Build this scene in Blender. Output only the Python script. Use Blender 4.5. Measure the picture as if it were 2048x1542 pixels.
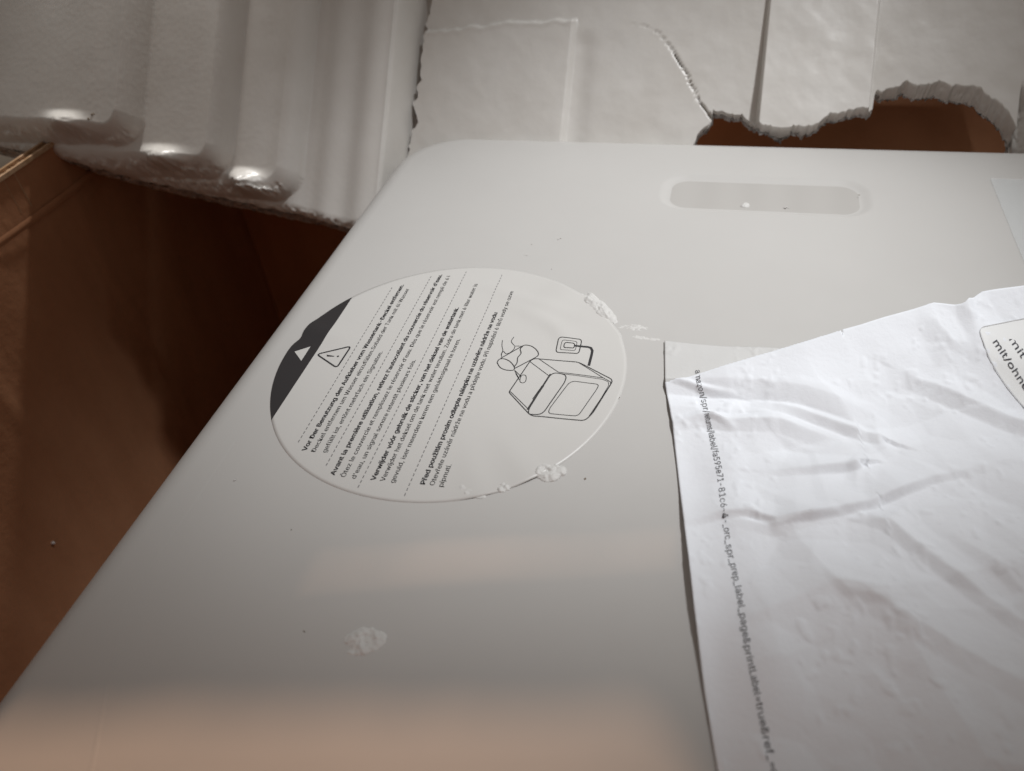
import bpy, bmesh, math, random
import numpy as np
from mathutils import Matrix, Vector

for o in list(bpy.data.objects):
    bpy.data.objects.remove(o)
SC = bpy.context.scene
COL = SC.collection
rng = np.random.default_rng(7)
random.seed(7)

# ------------------------------------------------------------------ camera
FPX = 1590.0
BM = np.array([[0.9675138, 0.23818205, -0.08477235],
               [0.09669139, -0.6584254, -0.74640925],
               [-0.23359755, 0.7139645, -0.66006582]])      # rows: image right, image down, view direction
CAM = np.array([0.0848702, -0.19196069, 0.17140797])
cd = bpy.data.cameras.new('camera')
cam = bpy.data.objects.new('camera', cd)
COL.objects.link(cam)
r_, u_, b_ = BM[0], -BM[1], -BM[2]
cam.matrix_world = Matrix(((r_[0], u_[0], b_[0], CAM[0]), (r_[1], u_[1], b_[1], CAM[1]),
                           (r_[2], u_[2], b_[2], CAM[2]), (0, 0, 0, 1)))
cd.sensor_width = 36.0
cd.lens = FPX / 2048 * 36
cd.clip_start, cd.clip_end = 0.01, 20
cd.dof.use_dof = True
cd.dof.focus_distance = 0.270
cd.dof.aperture_fstop = 13.0
SC.camera = cam

# ------------------------------------------------------------------ light (indoors: window light from the right, a warm lamp behind the foam)
W = bpy.data.worlds.new('World')
SC.world = W
W.use_nodes = True
W.node_tree.nodes['Background'].inputs[0].default_value = (1.0, 0.93, 0.86, 1)
W.node_tree.nodes['Background'].inputs[1].default_value = 0.205


def aim(o, target):
    d = Vector(target) - o.location
    o.rotation_euler = d.to_track_quat('-Z', 'Y').to_euler()


def area(name, loc, target, sx, sy, power, color, spread=180):
    l = bpy.data.lights.new(name, 'AREA')
    l.shape = 'RECTANGLE'
    l.size, l.size_y = sx, sy
    l.energy = power
    l.color = color
    l.spread = math.radians(spread)
    o = bpy.data.objects.new(name, l)
    COL.objects.link(o)
    o.location = loc
    aim(o, target)
    return o


def spot(name, loc, target, power, color, size, blend, soft):
    l = bpy.data.lights.new(name, 'SPOT')
    l.energy = power
    l.color = color
    l.spot_size = math.radians(size)
    l.spot_blend = blend
    l.shadow_soft_size = soft
    o = bpy.data.objects.new(name, l)
    COL.objects.link(o)
    o.location = loc
    aim(o, target)
    return o


spot('window_light', (0.47, 0.25, 1.00), (0.052, 0.082, 0), 53, (0.96, 0.98, 1.0), 22.5, 1.0, 0.045)
spot('warm_lamp', (0.05, 1.10, 0.38), (-0.02, -0.20, 0), 90, (1.0, 0.62, 0.40), 13.5, 1.0, 0.0052)
spot('rib_glint_light', (-0.20, 0.605, 0.635), (-0.205, 0.122, 0.01), 24, (1.0, 0.98, 0.95), 15, 0.8, 0.02)  # added lamp, only for the glints at the foot of the ribs

VS = SC.view_settings
VS.view_transform = 'Standard'
VS.look = 'None'
VS.exposure = 0
VS.gamma = 1


# ------------------------------------------------------------------ helpers
def unp(px, py, z=0.0):
    r = BM.T @ np.array([(px - 1024) / FPX, (py - 771) / FPX, 1.0])
    return CAM + (z - CAM[2]) / r[2] * r


def unp_plane(px, py, p0, n):
    r = BM.T @ np.array([(px - 1024) / FPX, (py - 771) / FPX, 1.0])
    return CAM + np.dot(np.asarray(p0) - CAM, n) / np.dot(r, n) * r


def link(name, me, mat=None, parent=None, smooth=True):
    o = bpy.data.objects.new(name, me)
    COL.objects.link(o)
    if mat is not None:
        me.materials.append(mat)
    if smooth and len(me.polygons):
        me.polygons.foreach_set('use_smooth', np.ones(len(me.polygons), dtype=bool))
    if parent is not None:
        o.parent = parent
    return o


def mesh(name, v, f, mat=None, parent=None, smooth=True):
    me = bpy.data.meshes.new(name)
    me.from_pydata([tuple(map(float, p)) for p in v], [], [tuple(map(int, q)) for q in f])
    me.update()
    return link(name, me, mat, parent, smooth)


def empty(name, loc=(0, 0, 0)):
    o = bpy.data.objects.new(name, None)
    COL.objects.link(o)
    o.location = loc
    o.empty_display_size = 0.05
    return o


def tag(o, label=None, cat=None, group=None, kind=None):
    if label: o['label'] = label
    if cat: o['category'] = cat
    if group: o['group'] = group
    if kind: o['kind'] = kind
    return o


def grid_faces(nu, nv):
    i = np.arange(nu - 1)[:, None] * nv + np.arange(nv - 1)[None, :]
    i = i.ravel()
    return np.stack([i, i + nv, i + nv + 1, i + 1], 1)


def grid_mesh(name, P, mat, parent=None):
    nu, nv = P.shape[:2]
    return mesh(name, P.reshape(-1, 3), grid_faces(nu, nv), mat, parent)


def box(name, lo, hi, mat, parent=None, bev=0.0):
    bm = bmesh.new()
    bmesh.ops.create_cube(bm, size=1)
    for v in bm.verts:
        v.co = Vector([lo[k] + (v.co[k] + 0.5) * (hi[k] - lo[k]) for k in range(3)])
    if bev:
        bmesh.ops.bevel(bm, geom=bm.edges[:], offset=bev, segments=3, affect='EDGES', profile=0.6)
    me = bpy.data.meshes.new(name)
    bm.to_mesh(me)
    bm.free()
    return link(name, me, mat, parent, smooth=False)


def vnoise(x, y, seed=0):
    """smooth value noise on arrays, range -1..1"""
    xi, yi = np.floor(x).astype(np.int64), np.floor(y).astype(np.int64)
    fx, fy = x - xi, y - yi
    fx, fy = fx * fx * (3 - 2 * fx), fy * fy * (3 - 2 * fy)

    def h(a, b):
        k = (a * 374761393 + b * 668265263 + seed * 974711) & 0x7fffffff
        k = ((k ^ (k >> 13)) * 1274126177) & 0x7fffffff
        return ((k ^ (k >> 16)) & 0xffff) / 32767.5 - 1
    return ((h(xi, yi) * (1 - fx) + h(xi + 1, yi) * fx) * (1 - fy) +
            (h(xi, yi + 1) * (1 - fx) + h(xi + 1, yi + 1) * fx) * fy)


def fbm(x, y, oct=3, seed=0):
    t, a = 0, 1.0
    for k in range(oct):
        t = t + a * vnoise(x * 2 ** k, y * 2 ** k, seed + k)
        a *= 0.5
    return t


def sstep(a, b, x):
    t = np.clip((x - a) / (b - a), 0, 1)
    return t * t * (3 - 2 * t)


# ------------------------------------------------------------------ materials
def mat(name, color, rough=0.5, spec=0.5, **kw):
    m = bpy.data.materials.new(name)
    m.use_nodes = True
    nt = m.node_tree
    p = nt.nodes['Principled BSDF']
    p.inputs['Base Color'].default_value = (*color, 1)
    p.inputs['Roughness'].default_value = rough
    p.inputs['Specular IOR Level'].default_value = spec
    for k, v in kw.items():
        p.inputs[k].default_value = v
    return m, nt, p


def node(nt, t, **kw):
    n = nt.nodes.new(t)
    for k, v in kw.items():
        if k.startswith('_'):
            setattr(n, k[1:], v)
        else:
            n.inputs[k].default_value = v
    return n


def coords(nt):
    return nt.nodes.new('ShaderNodeTexCoord').outputs['Object']


def add_noise_bump(nt, p, layers):
    """layers: (type, scale, strength, distance)"""
    prev = None
    c = coords(nt)
    for typ, scale, strength, dist in layers:
        if typ == 'noise':
            t = node(nt, 'ShaderNodeTexNoise', Scale=scale, Detail=4.0, Roughness=0.6)
            out = t.outputs[0]
        else:
            t = node(nt, 'ShaderNodeTexVoronoi', Scale=scale)
            t.feature = 'SMOOTH_F1' if typ == 'voronoi' else 'DISTANCE_TO_EDGE'
            out = t.outputs['Distance']
        nt.links.new(c, t.inputs['Vector'])
        b = node(nt, 'ShaderNodeBump', Strength=strength, Distance=dist)
        nt.links.new(out, b.inputs['Height'])
        if prev is not None:
            nt.links.new(prev, b.inputs['Normal'])
        prev = b.outputs['Normal']
    nt.links.new(prev, p.inputs['Normal'])


def color_noise(nt, p, c1, c2, scale, lo=0.35, hi=0.65, detail=5.0, stretch=None):
    c = coords(nt)
    if stretch:
        mp = node(nt, 'ShaderNodeMapping')
        mp.inputs['Scale'].default_value = stretch
        nt.links.new(c, mp.inputs['Vector'])
        c = mp.outputs[0]
    t = node(nt, 'ShaderNodeTexNoise', Scale=scale, Detail=detail, Roughness=0.6)
    nt.links.new(c, t.inputs['Vector'])
    r = nt.nodes.new('ShaderNodeValToRGB')
    r.color_ramp.elements[0].position, r.color_ramp.elements[1].position = lo, hi
    r.color_ramp.elements[0].color = (*c1, 1)
    r.color_ramp.elements[1].color = (*c2, 1)
    nt.links.new(t.outputs[0], r.inputs[0])
    nt.links.new(r.outputs[0], p.inputs['Base Color'])


M_PLASTIC, nt, p = mat('white_plastic', (0.80, 0.785, 0.765), 0.40, 0.5)
color_noise(nt, p, (0.520, 0.503, 0.480), (0.540, 0.523, 0.500), 9.0, 0.3, 0.7)
add_noise_bump(nt, p, [('noise', 14.0, 0.05, 0.004), ('noise', 2200.0, 0.10, 0.0002)])

rn = node(nt, 'ShaderNodeTexNoise', Scale=55.0, Detail=6.0, Roughness=0.7)
nt.links.new(coords(nt), rn.inputs['Vector'])
mr = node(nt, 'ShaderNodeMapRange')
mr.inputs['To Min'].default_value, mr.inputs['To Max'].default_value = 0.30, 0.50
nt.links.new(rn.outputs[0], mr.inputs['Value'])
nt.links.new(mr.outputs[0], p.inputs['Roughness'])
M_STICKER, nt, p = mat('sticker_paper', (0.595, 0.577, 0.55), 0.38, 0.45)
add_noise_bump(nt, p, [('noise', 60.0, 0.06, 0.002)])
M_BLACK, nt, p = mat('black_print', (0.030, 0.027, 0.028), 0.42, 0.45)
M_INK, nt, p = mat('ink', (0.035, 0.033, 0.035), 0.55, 0.3)
M_INKGREY, nt, p = mat('ink_fine', (0.042, 0.040, 0.040), 0.55, 0.3)
M_DASH, nt, p = mat('ink_dash', (0.16, 0.15, 0.15), 0.55, 0.3)
M_PAPER, nt, p = mat('copy_paper', (0.87, 0.885, 0.92), 0.75, 0.2)
add_noise_bump(nt, p, [('noise', 160.0, 0.20, 0.0012), ('noise', 900.0, 0.25, 0.0003)])
M_CORNER, nt, p = mat('shaded_corner', (0.60, 0.59, 0.575), 0.6, 0.3)  # paper corner with the pleat's shade put into its colour
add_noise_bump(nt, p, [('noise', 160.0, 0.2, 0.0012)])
M_LABEL, nt, p = mat('label_paper', (0.85, 0.85, 0.84), 0.5, 0.3)
M_TONER, nt, p = mat('toner', (0.05, 0.05, 0.06), 0.6, 0.3)
M_TONERGREY, nt, p = mat('toner_grey', (0.08, 0.078, 0.085), 0.6, 0.3)
M_GREYLINE, nt, p = mat('pale_outline', (0.62, 0.62, 0.62), 0.6, 0.3)

M_FOAM, nt, p = mat('foam', (0.80, 0.77, 0.73), 0.36, 0.5)
color_noise(nt, p, (0.63, 0.60, 0.56), (0.67, 0.645, 0.61), 40.0, 0.3, 0.7)
add_noise_bump(nt, p, [('voronoi', 430.0, 0.06, 0.0008)])
M_TORN, nt, p = mat('torn_foam', (0.74, 0.72, 0.70), 0.45, 0.5)
add_noise_bump(nt, p, [('voronoi', 420.0, 1.0, 0.003), ('noise', 250.0, 0.5, 0.002)])
M_CRUMB, nt, p = mat('foam_crumb', (0.62, 0.605, 0.58), 0.6, 0.5)
add_noise_bump(nt, p, [('voronoi', 900.0, 0.25, 0.0008)])

M_CARD, nt, p = mat('cardboard', (0.20, 0.105, 0.055), 0.8, 0.2)
color_noise(nt, p, (0.38, 0.175, 0.088), (0.48, 0.235, 0.125), 25.0, 0.3, 0.7, stretch=(1, 1, 0.35))
add_noise_bump(nt, p, [('noise', 220.0, 0.2, 0.0008), ('noise', 12.0, 0.2, 0.004)])
M_CARDEDGE, nt, p = mat('cardboard_edge', (0.46, 0.30, 0.18), 0.85, 0.1)
color_noise(nt, p, (0.36, 0.22, 0.12), (0.55, 0.37, 0.24), 160.0, 0.35, 0.65)
M_FLOOR, nt, p = mat('floor', (0.42, 0.36, 0.30), 0.6, 0.3)
color_noise(nt, p, (0.30, 0.22, 0.15), (0.50, 0.42, 0.34), 6.0, 0.3, 0.7)
M_FILM, nt, p = mat('clear_film', (0.86, 0.90, 0.92), 0.25, 0.5, Alpha=0.15)
M_GRIP, nt, p = mat('recess_floor', (0.445, 0.425, 0.40), 0.5, 0.4)  # recess floor, slightly darker than the lid plastic, finely ribbed
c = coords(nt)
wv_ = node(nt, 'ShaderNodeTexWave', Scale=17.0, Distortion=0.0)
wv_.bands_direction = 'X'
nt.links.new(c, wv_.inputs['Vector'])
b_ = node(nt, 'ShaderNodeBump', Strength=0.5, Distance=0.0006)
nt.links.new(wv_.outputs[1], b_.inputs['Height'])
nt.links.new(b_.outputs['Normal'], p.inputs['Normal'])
M_SOIL, nt, p = mat('soil', (0.16, 0.115, 0.07), 0.9, 0.1)


# ------------------------------------------------------------------ ground and carton
floor = mesh('floor', [(-3, -3, -0.36), (3, -3, -0.36), (3, 3, -0.36), (-3, 3, -0.36)], [(0, 1, 2, 3)], M_FLOOR, smooth=False)
tag(floor, kind='structure')

BZ = -0.345            # inside bottom of the carton
WX = -0.255             # inner face of its left wall
WT = float(unp_plane(40, 330, (WX, 0, 0), (1, 0, 0))[2])   # top of the left wall
carton = empty('cardboard_box', (0.08, 0, -0.355))
tag(carton, 'brown corrugated cardboard box around the white appliance, its left wall showing', 'box')


def cpart(o):
    o.parent = carton
    o.matrix_parent_inverse = Matrix.Translation((-0.08, 0, 0.355))
    return o


def wall_panel(name, axis, at, span, z0, z1, thick, sign, creases=()):
    """corrugated panel: inner liner (a fine grid with vertical creases), outer liner, fluting between"""
    n, k = 170, 60
    s = np.linspace(span[0], span[1], n)
    z = np.linspace(z0, z1, k)
    S, Z = np.meshgrid(s, z, indexing='ij')
    D = 0.0006 * fbm(S * 18, Z * 9, 3, 4) + 0.00020 * np.sin(S * 2 * math.pi / 0.0072)
    for c, w, h in creases:
        cc = c + 0.004 * np.sin(Z * 30)
        D += h * np.exp(-((S - cc) / w) ** 2)
    def put(D, off):
        A = at + sign * (D - off)
        return np.stack([A, S, Z], 2) if axis == 'x' else np.stack([S, A, Z], 2)
    f = grid_mesh(name, put(D, 0), M_CARD)
    b = grid_mesh('outer_liner', put(D * 0, thick), M_CARD)
    # fluting seen at the cut edge
    per, m = 0.0075, int((span[1] - span[0]) / 0.0075 * 8)
    t = np.linspace(span[0], span[1], m)
    w = -thick / 2 + (thick / 2 - 0.0004) * np.sin(t * 2 * math.pi / per)
    V = []
    for zz in (z1 - 0.02, z1 + 0.0002):
        for a, q in zip(t, w):
            A = at + sign * q
            V.append((A, a, zz) if axis == 'x' else (a, A, zz))
    F = [(i, i + 1, m + i + 1, m + i) for i in range(m - 1)]
    g = mesh('fluting', V, F, M_CARDEDGE)
    # the crushed cut edges of the two liners
    for off in (0.0, thick):
        A = at - sign * off
        e = 0.0007
        lo = (A - e, span[0], z1 - 0.0012) if axis == 'x' else (span[0], A - e, z1 - 0.0012)
        hi = (A + e, span[1], z1 + 0.0009) if axis == 'x' else (span[1], A + e, z1 + 0.0009)
        ed = box('liner_edge', lo, hi, M_CARDEDGE)
        ed.parent = f
    e0, e1 = sorted((at - sign * 0.0009, at - sign * (thick - 0.0009)))
    lo = (e0, span[0], z1 - 0.0030) if axis == 'x' else (span[0], e0, z1 - 0.0030)
    hi = (e1, span[1], z1 - 0.0006) if axis == 'x' else (span[1], e1, z1 - 0.0006)
    box('crushed_fluting', lo, hi, M_CARDEDGE).parent = f
    g.parent = f
    b.parent = f
    return cpart(f)


def at_wall_y(px, py):
    return float(unp_plane(px, py, (WX, 0, 0), (1, 0, 0))[1])


wall_panel('side_panel', 'x', WX, (-0.30, 0.262), BZ, WT, 0.0055, 1,
           [(at_wall_y(240, 560), 0.0020, 0.0007), (at_wall_y(510, 530), 0.0020, 0.0007), (at_wall_y(90, 900), 0.003, 0.0005)])
# horizontal score line on the left wall
zs = float(unp_plane(100, 408, (WX, 0, 0), (1, 0, 0))[2])
nS = 90
yy = np.linspace(-0.30, 0.26, nS)
prof = [(-0.0022, 0.0), (-0.0008, 0.0003), (0.0004, 0.0004), (0.0020, 0.0)]
P = np.array([[(WX + 0.0008 + d, y, zs + 0.0007 * math.sin(y * 40) + dz) for dz, d in prof] for y in yy])
cpart(grid_mesh('score_line', P, M_CARD))
BYW = 0.262
wall_panel('back_panel', 'y', BYW, (WX - 0.005, 0.41), BZ, 0.035, 0.0055, -1)
wall_panel('front_panel', 'y', -0.30, (WX - 0.005, 0.41), BZ, 0.02, 0.0055, 1)
wall_panel('right_panel', 'x', 0.41, (-0.30, 0.262), BZ, 0.02, 0.0055, -1)
cpart(box('bottom_panel', (WX - 0.006, -0.306, -0.355), (0.416, 0.268, BZ), M_CARD))
# inner flap behind the appliance, seen through the hole in the foam
ifl = box('inner_flap', (0.05, -0.075, -0.004), (0.40, 0.0, 0.0), M_CARD)
ifl.location = (0, 0.258, -0.008)
ifl.rotation_euler = (math.radians(26), 0, 0)
cpart(ifl)
# unseen front flap, added bent inwards to block light over the near lid
fl = box('shade_flap', (WX + 0.01, -0.003, 0), (0.40, 0.003, 0.22), M_CARD)
fl.location = (0, -0.302, 0.024)
fl.rotation_euler = (math.radians(-14), 0, 0)
cpart(fl)

# ------------------------------------------------------------------ appliance
app = empty('kitchen_appliance', (0.125, -0.012, BZ))
tag(app, 'white plastic countertop appliance standing in the carton with a round sticker on its lid', 'appliance')
APPI = Matrix.Translation((-0.125, 0.012, -BZ))


def apart(o):
    o.parent = app
    o.matrix_parent_inverse = APPI
    return o


LX0, LX1, LY0, LY1, RC, RF = -0.0772, 0.325, -0.215, 0.1832, 0.036, 0.0125


def rring(x0, x1, y0, y1, r, n=14):
    pts = []
    for cx, cy, a0 in ((x1 - r, y1 - r, 0), (x0 + r, y1 - r, 90), (x0 + r, y0 + r, 180), (x1 - r, y0 + r, 270)):
        for k in range(n + 1):
            a = math.radians(a0 + 90 * k / n)
            pts.append((cx + r * math.cos(a), cy + r * math.sin(a)))
    return pts


def loft(rings):
    n = len(rings[0])
    V = [p for r in rings for p in r]
    F = []
    for j in range(len(rings) - 1):
        for i in range(n):
            k = (i + 1) % n
            F.append((j * n + i, j * n + k, (j + 1) * n + k, (j + 1) * n + i))
    return V, F


# lid: flat top with a finger recess, rounded edge, skirt
rings = []
for k in range(13):
    th = math.radians(90 * k / 12)
    s = RF * (1 - math.sin(th))
    rings.append([(x, y, -RF * (1 - math.cos(th))) for x, y in rring(LX0 + s, LX1 - s, LY0 + s, LY1 - s, RC - s)])
rings.append([(x, y, -0.040) for x, y in rring(LX0, LX1, LY0, LY1, RC)])
V1, F1 = loft(rings)
nring = len(rings[0])
gx0, gy1 = unp(1325, 345)[:2]
gx1 = unp(1748, 400)[0]
gy0 = unp(1500, 427)[1]
rec = []
GD, GW = 0.0010, 0.0055
for k in range(13):
    t = k / 12
    s = GW * t
    z = -GD * (t * t * (3 - 2 * t))
    rec.append([(x, y, z) for x, y in rring(gx0 + s, gx1 - s, gy0 + s * 0.75, gy1 - s, 0.0130 - s)])
V2, F2 = loft(rec)
bm = bmesh.new()
vs = [bm.verts.new(v) for v in V1]
for f in F1:
    bm.faces.new([vs[i] for i in f])
ws = [bm.verts.new(v) for v in V2]
for f in F2:
    bm.faces.new([ws[i] for i in f])
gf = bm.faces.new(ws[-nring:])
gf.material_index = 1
top_edges = []
bm.edges.ensure_lookup_table()
for arr in (vs[:nring], ws[:nring]):
    for i in range(nring):
        top_edges.append(bm.edges.get((arr[i], arr[(i + 1) % nring])))
bmesh.ops.triangle_fill(bm, use_beauty=True, use_dissolve=False, edges=top_edges, normal=(0, 0, 1))
bmesh.ops.recalc_face_normals(bm, faces=bm.faces[:])
me = bpy.data.meshes.new('lid')
bm.to_mesh(me)
bm.free()
lid = apart(link('lid', me, M_PLASTIC))
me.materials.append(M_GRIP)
# make sure the top faces up
if sum(p.normal.z * p.area for p in me.polygons) < 0:
    me.flip_normals()
body_r = []
for ins, z in ((0.004, -0.0405), (0.0025, -0.043), (0.0025, -0.325), (0.010, -0.340), (0.016, BZ)):
    body_r.append([(x, y, z) for x, y in rring(LX0 + ins, LX1 - ins, LY0 + ins, LY1 - ins, RC - ins)])
V, F = loft(body_r)
F.append(tuple(range(4 * nring, 5 * nring)))
F.append(tuple(range(nring - 1, -1, -1)))
apart(mesh('body', V, F, M_PLASTIC))

# ------------------------------------------------------------------ flat print helpers
_txt = {}
FONT = None
try:                                   # the sans-serif that ships inside Blender; its default font otherwise
    import os
    _fp = os.path.join(bpy.utils.system_resource('DATAFILES'), 'fonts', 'Inter.woff2')
    if os.path.exists(_fp):
        FONT = bpy.data.fonts.load(_fp)
except Exception:
    FONT = None


def text_outline(s, bold=0.0):
    key = (s, bold)
    if key in _txt:
        return _txt[key]
    c = bpy.data.curves.new('t', 'FONT')
    c.body = s
    if FONT is not None:
        c.font = FONT
    c.size = 1
    c.resolution_u = 3
    c.offset = bold
    c.space_character = 1.0 + bold * 2
    o = bpy.data.objects.new('t', c)
    COL.objects.link(o)
    dg = bpy.context.evaluated_depsgraph_get()
    me = bpy.data.meshes.new_from_object(o.evaluated_get(dg))
    co = np.empty(len(me.vertices) * 3)
    me.vertices.foreach_get('co', co)
    v = co.reshape(-1, 3)[:, :2].copy()
    f = [tuple(q.vertices) for q in me.polygons]
    bpy.data.objects.remove(o)
    bpy.data.meshes.remove(me)
    bpy.data.curves.remove(c)
    v[:, 0] -= v[:, 0].min()
    _txt[key] = (v, f)
    return v, f


def ribbon(pts, w, closed=False):
    """flat stroke along 2-D points"""
    P = np.asarray(pts, float)
    n = len(P)
    V, F = [], []
    for i in range(n):
        if closed:
            a, b = P[i] - P[i - 1], P[(i + 1) % n] - P[i]
        else:
            a = P[i] - P[max(i - 1, 0)]
            b = P[min(i + 1, n - 1)] - P[i]
            if i == 0: a = b
            if i == n - 1: b = a
        a = a / (np.linalg.norm(a) + 1e-12)
        b = b / (np.linalg.norm(b) + 1e-12)
        t = a + b
        t = t / (np.linalg.norm(t) + 1e-12)
        m = np.array([-t[1], t[0]])
        k = w / 2 / max(0.4, abs(m @ np.array([-a[1], a[0]])))
        V += [P[i] + m * k, P[i] - m * k]
    for i in range(n if closed else n - 1):
        j = (i + 1) % n
        F.append((2 * i, 2 * i + 1, 2 * j + 1, 2 * j))
    return np.array(V), F


def round_poly(pts, r, n=5):
    """round the corners of a closed 2-D polygon"""
    P = [np.array(p, float) for p in pts]
    out = []
    for i, p in enumerate(P):
        a, b = P[i - 1], P[(i + 1) % len(P)]
        rr = r if np.isscalar(r) else r[i]
        da, db = a - p, b - p
        ra = min(rr, np.linalg.norm(da) * 0.49)
        rb = min(rr, np.linalg.norm(db) * 0.49)
        p0, p2 = p + da / np.linalg.norm(da) * ra, p + db / np.linalg.norm(db) * rb
        for k in range(n + 1):
            t = k / n
            out.append((1 - t) ** 2 * p0 + 2 * t * (1 - t) * p + t * t * p2)
    return out


def smooth_line(pts, n=6):
    P = [np.array(p, float) for p in pts]
    P = [2 * P[0] - P[1]] + P + [2 * P[-1] - P[-2]]
    out = []
    for i in range(1, len(P) - 2):
        for k in range(n):
            t = k / n
            out.append(0.5 * ((2 * P[i]) + (-P[i - 1] + P[i + 1]) * t + (2 * P[i - 1] - 5 * P[i] + 4 * P[i + 1] - P[i + 2]) * t * t
                              + (-P[i - 1] + 3 * P[i] - 3 * P[i + 1] + P[i + 2]) * t ** 3))
    out.append(P[-2])
    return out


# ------------------------------------------------------------------ round sticker on the lid
SR = 0.0602


def sticker_h(x, y):
    x, y = np.asarray(x, float), np.asarray(y, float)
    r = np.hypot(x, y)
    a = np.arctan2(y, x)
    z = 0.00002 + 0.00005 * sstep(0.0603, 0.0597, r)
    e = sstep(0.030, 0.060, r)
    for a0, w, h in ((0.98, 0.14, 0.0007), (0.62, 0.12, 0.0003), (-0.85, 0.10, 0.0005), (-1.12, 0.08, 0.0003),
                     (2.92, 0.09, 0.0005)):
        z = z + h * e * np.exp(-((a - a0) / w) ** 2)
    # long shallow bubbles under the paper
    for cx, cy, ang, L, w, h in ((0.026, 0.030, -0.5, 0.016, 0.0035, 0.0005), (0.018, 0.041, -0.35, 0.02, 0.003, 0.0004),
                                 (0.036, 0.020, -0.9, 0.010, 0.003, 0.0004), (0.04, -0.012, 1.2, 0.014, 0.004, 0.00025)):
        c, s = math.cos(ang), math.sin(ang)
        p, q = (x - cx) * c + (y - cy) * s, -(x - cx) * s + (y - cy) * c
        z = z + h * np.exp(-(p / L) ** 2 - (q / w) ** 2)
    return z


def sticker_rim(a):
    """outline radius: slightly ragged where it has been pulled at"""
    r = SR + 0.0002 * math.sin(5 * a)
    for a0, w, h in ((3.02, 0.05, -0.0012), (2.88, 0.04, 0.0004), (0.98, 0.08, -0.0006), (0.62, 0.1, -0.0006), (0.42, 0.05, 0.0004)):
        r += h * math.exp(-(((a - a0 + math.pi) % (2 * math.pi) - math.pi) / w) ** 2)
    return r


na, nr = 240, 40
V = []
for i in range(na):
    a = 2 * math.pi * i / na
    for j in range(nr + 1):
        r = sticker_rim(a) * (j / nr) ** 0.8
        V.append((r * math.cos(a), r * math.sin(a), 0))
V = np.array(V)
V[:, 2] = sticker_h(V[:, 0], V[:, 1])
F = []
for i in range(na):
    k = (i + 1) % na
    for j in range(nr):
        F.append((i * (nr + 1) + j, i * (nr + 1) + j + 1, k * (nr + 1) + j + 1, k * (nr + 1) + j))
n0 = len(V)
rimlow = [(sticker_rim(2 * math.pi * i / na) * math.cos(2 * math.pi * i / na), sticker_rim(2 * math.pi * i / na) * math.sin(2 * math.pi * i / na),
           max(0.00001, float(V[i * (nr + 1) + nr, 2]) - 0.00006)) for i in range(na)]
V = np.vstack([V, np.array(rimlow)])
for i in range(na):
    k = (i + 1) % na
    F.append((i * (nr + 1) + nr, n0 + i, n0 + k, k * (nr + 1) + nr))
stk = apart(mesh('sticker', V, F, M_STICKER))
tag(stk, 'round white instruction sticker with four languages of text and a line drawing')


def on_sticker(name, v2, f, m, dz=0.00006, smooth=False):
    v2 = np.asarray(v2, float)
    V = np.column_stack([v2[:, 0], v2[:, 1], sticker_h(v2[:, 0], v2[:, 1]) + dz])
    o = mesh(name, V, f, m, stk, smooth)
    return o


# dark segment with its ragged outer edge, left of the chord
XCH = -0.0493
seg = []
NS = 48
for j in range(NS + 1):
    y = -0.0346 + 0.0685 * j / NS
    a = math.atan2(y, XCH * 1.1)
    for _ in range(6):
        rr = sticker_rim(a % (2 * math.pi)) - 0.00015
        xo = -math.sqrt(max(rr * rr - y * y, 0))
        a = math.atan2(y, xo)
    xo = min(xo, XCH)
    seg.append([(xo + (XCH - xo) * k / 8, y) for k in range(9)])
Pv = np.array(seg).reshape(-1, 2)
on_sticker('dark_segment', Pv, [tuple(q) for q in grid_faces(NS + 1, 9)], M_BLACK, 0.00006)['label'] = 'charcoal printed segment with a white arrow'


def c1(x, y):
    return unp(500 + x / 2.966, 500 + y / 2.966)[:2]


on_sticker('white_arrow', [c1(265, 605), c1(360, 575), c1(305, 660)], [(0, 1, 2)], M_STICKER, 0.00013)
tri = round_poly([c1(396, 620), c1(600, 572), c1(515, 700)], 0.0016)
v, f = ribbon(tri, 0.00062, True)
on_sticker('warning_triangle', v, f, M_INK)
ex = [c1(455, 622), c1(457, 633), c1(500, 634), c1(500, 630)]
on_sticker('exclamation_mark', ex, [(0, 1, 2, 3)], M_INK)
dc = c1(522, 632)
on_sticker('exclamation_dot', [(dc[0] + 0.00042 * math.cos(k), dc[1] + 0.00042 * math.sin(k)) for k in np.linspace(0, 2 * math.pi, 12, endpoint=False)],
           [tuple(range(12))], M_INK)

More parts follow.
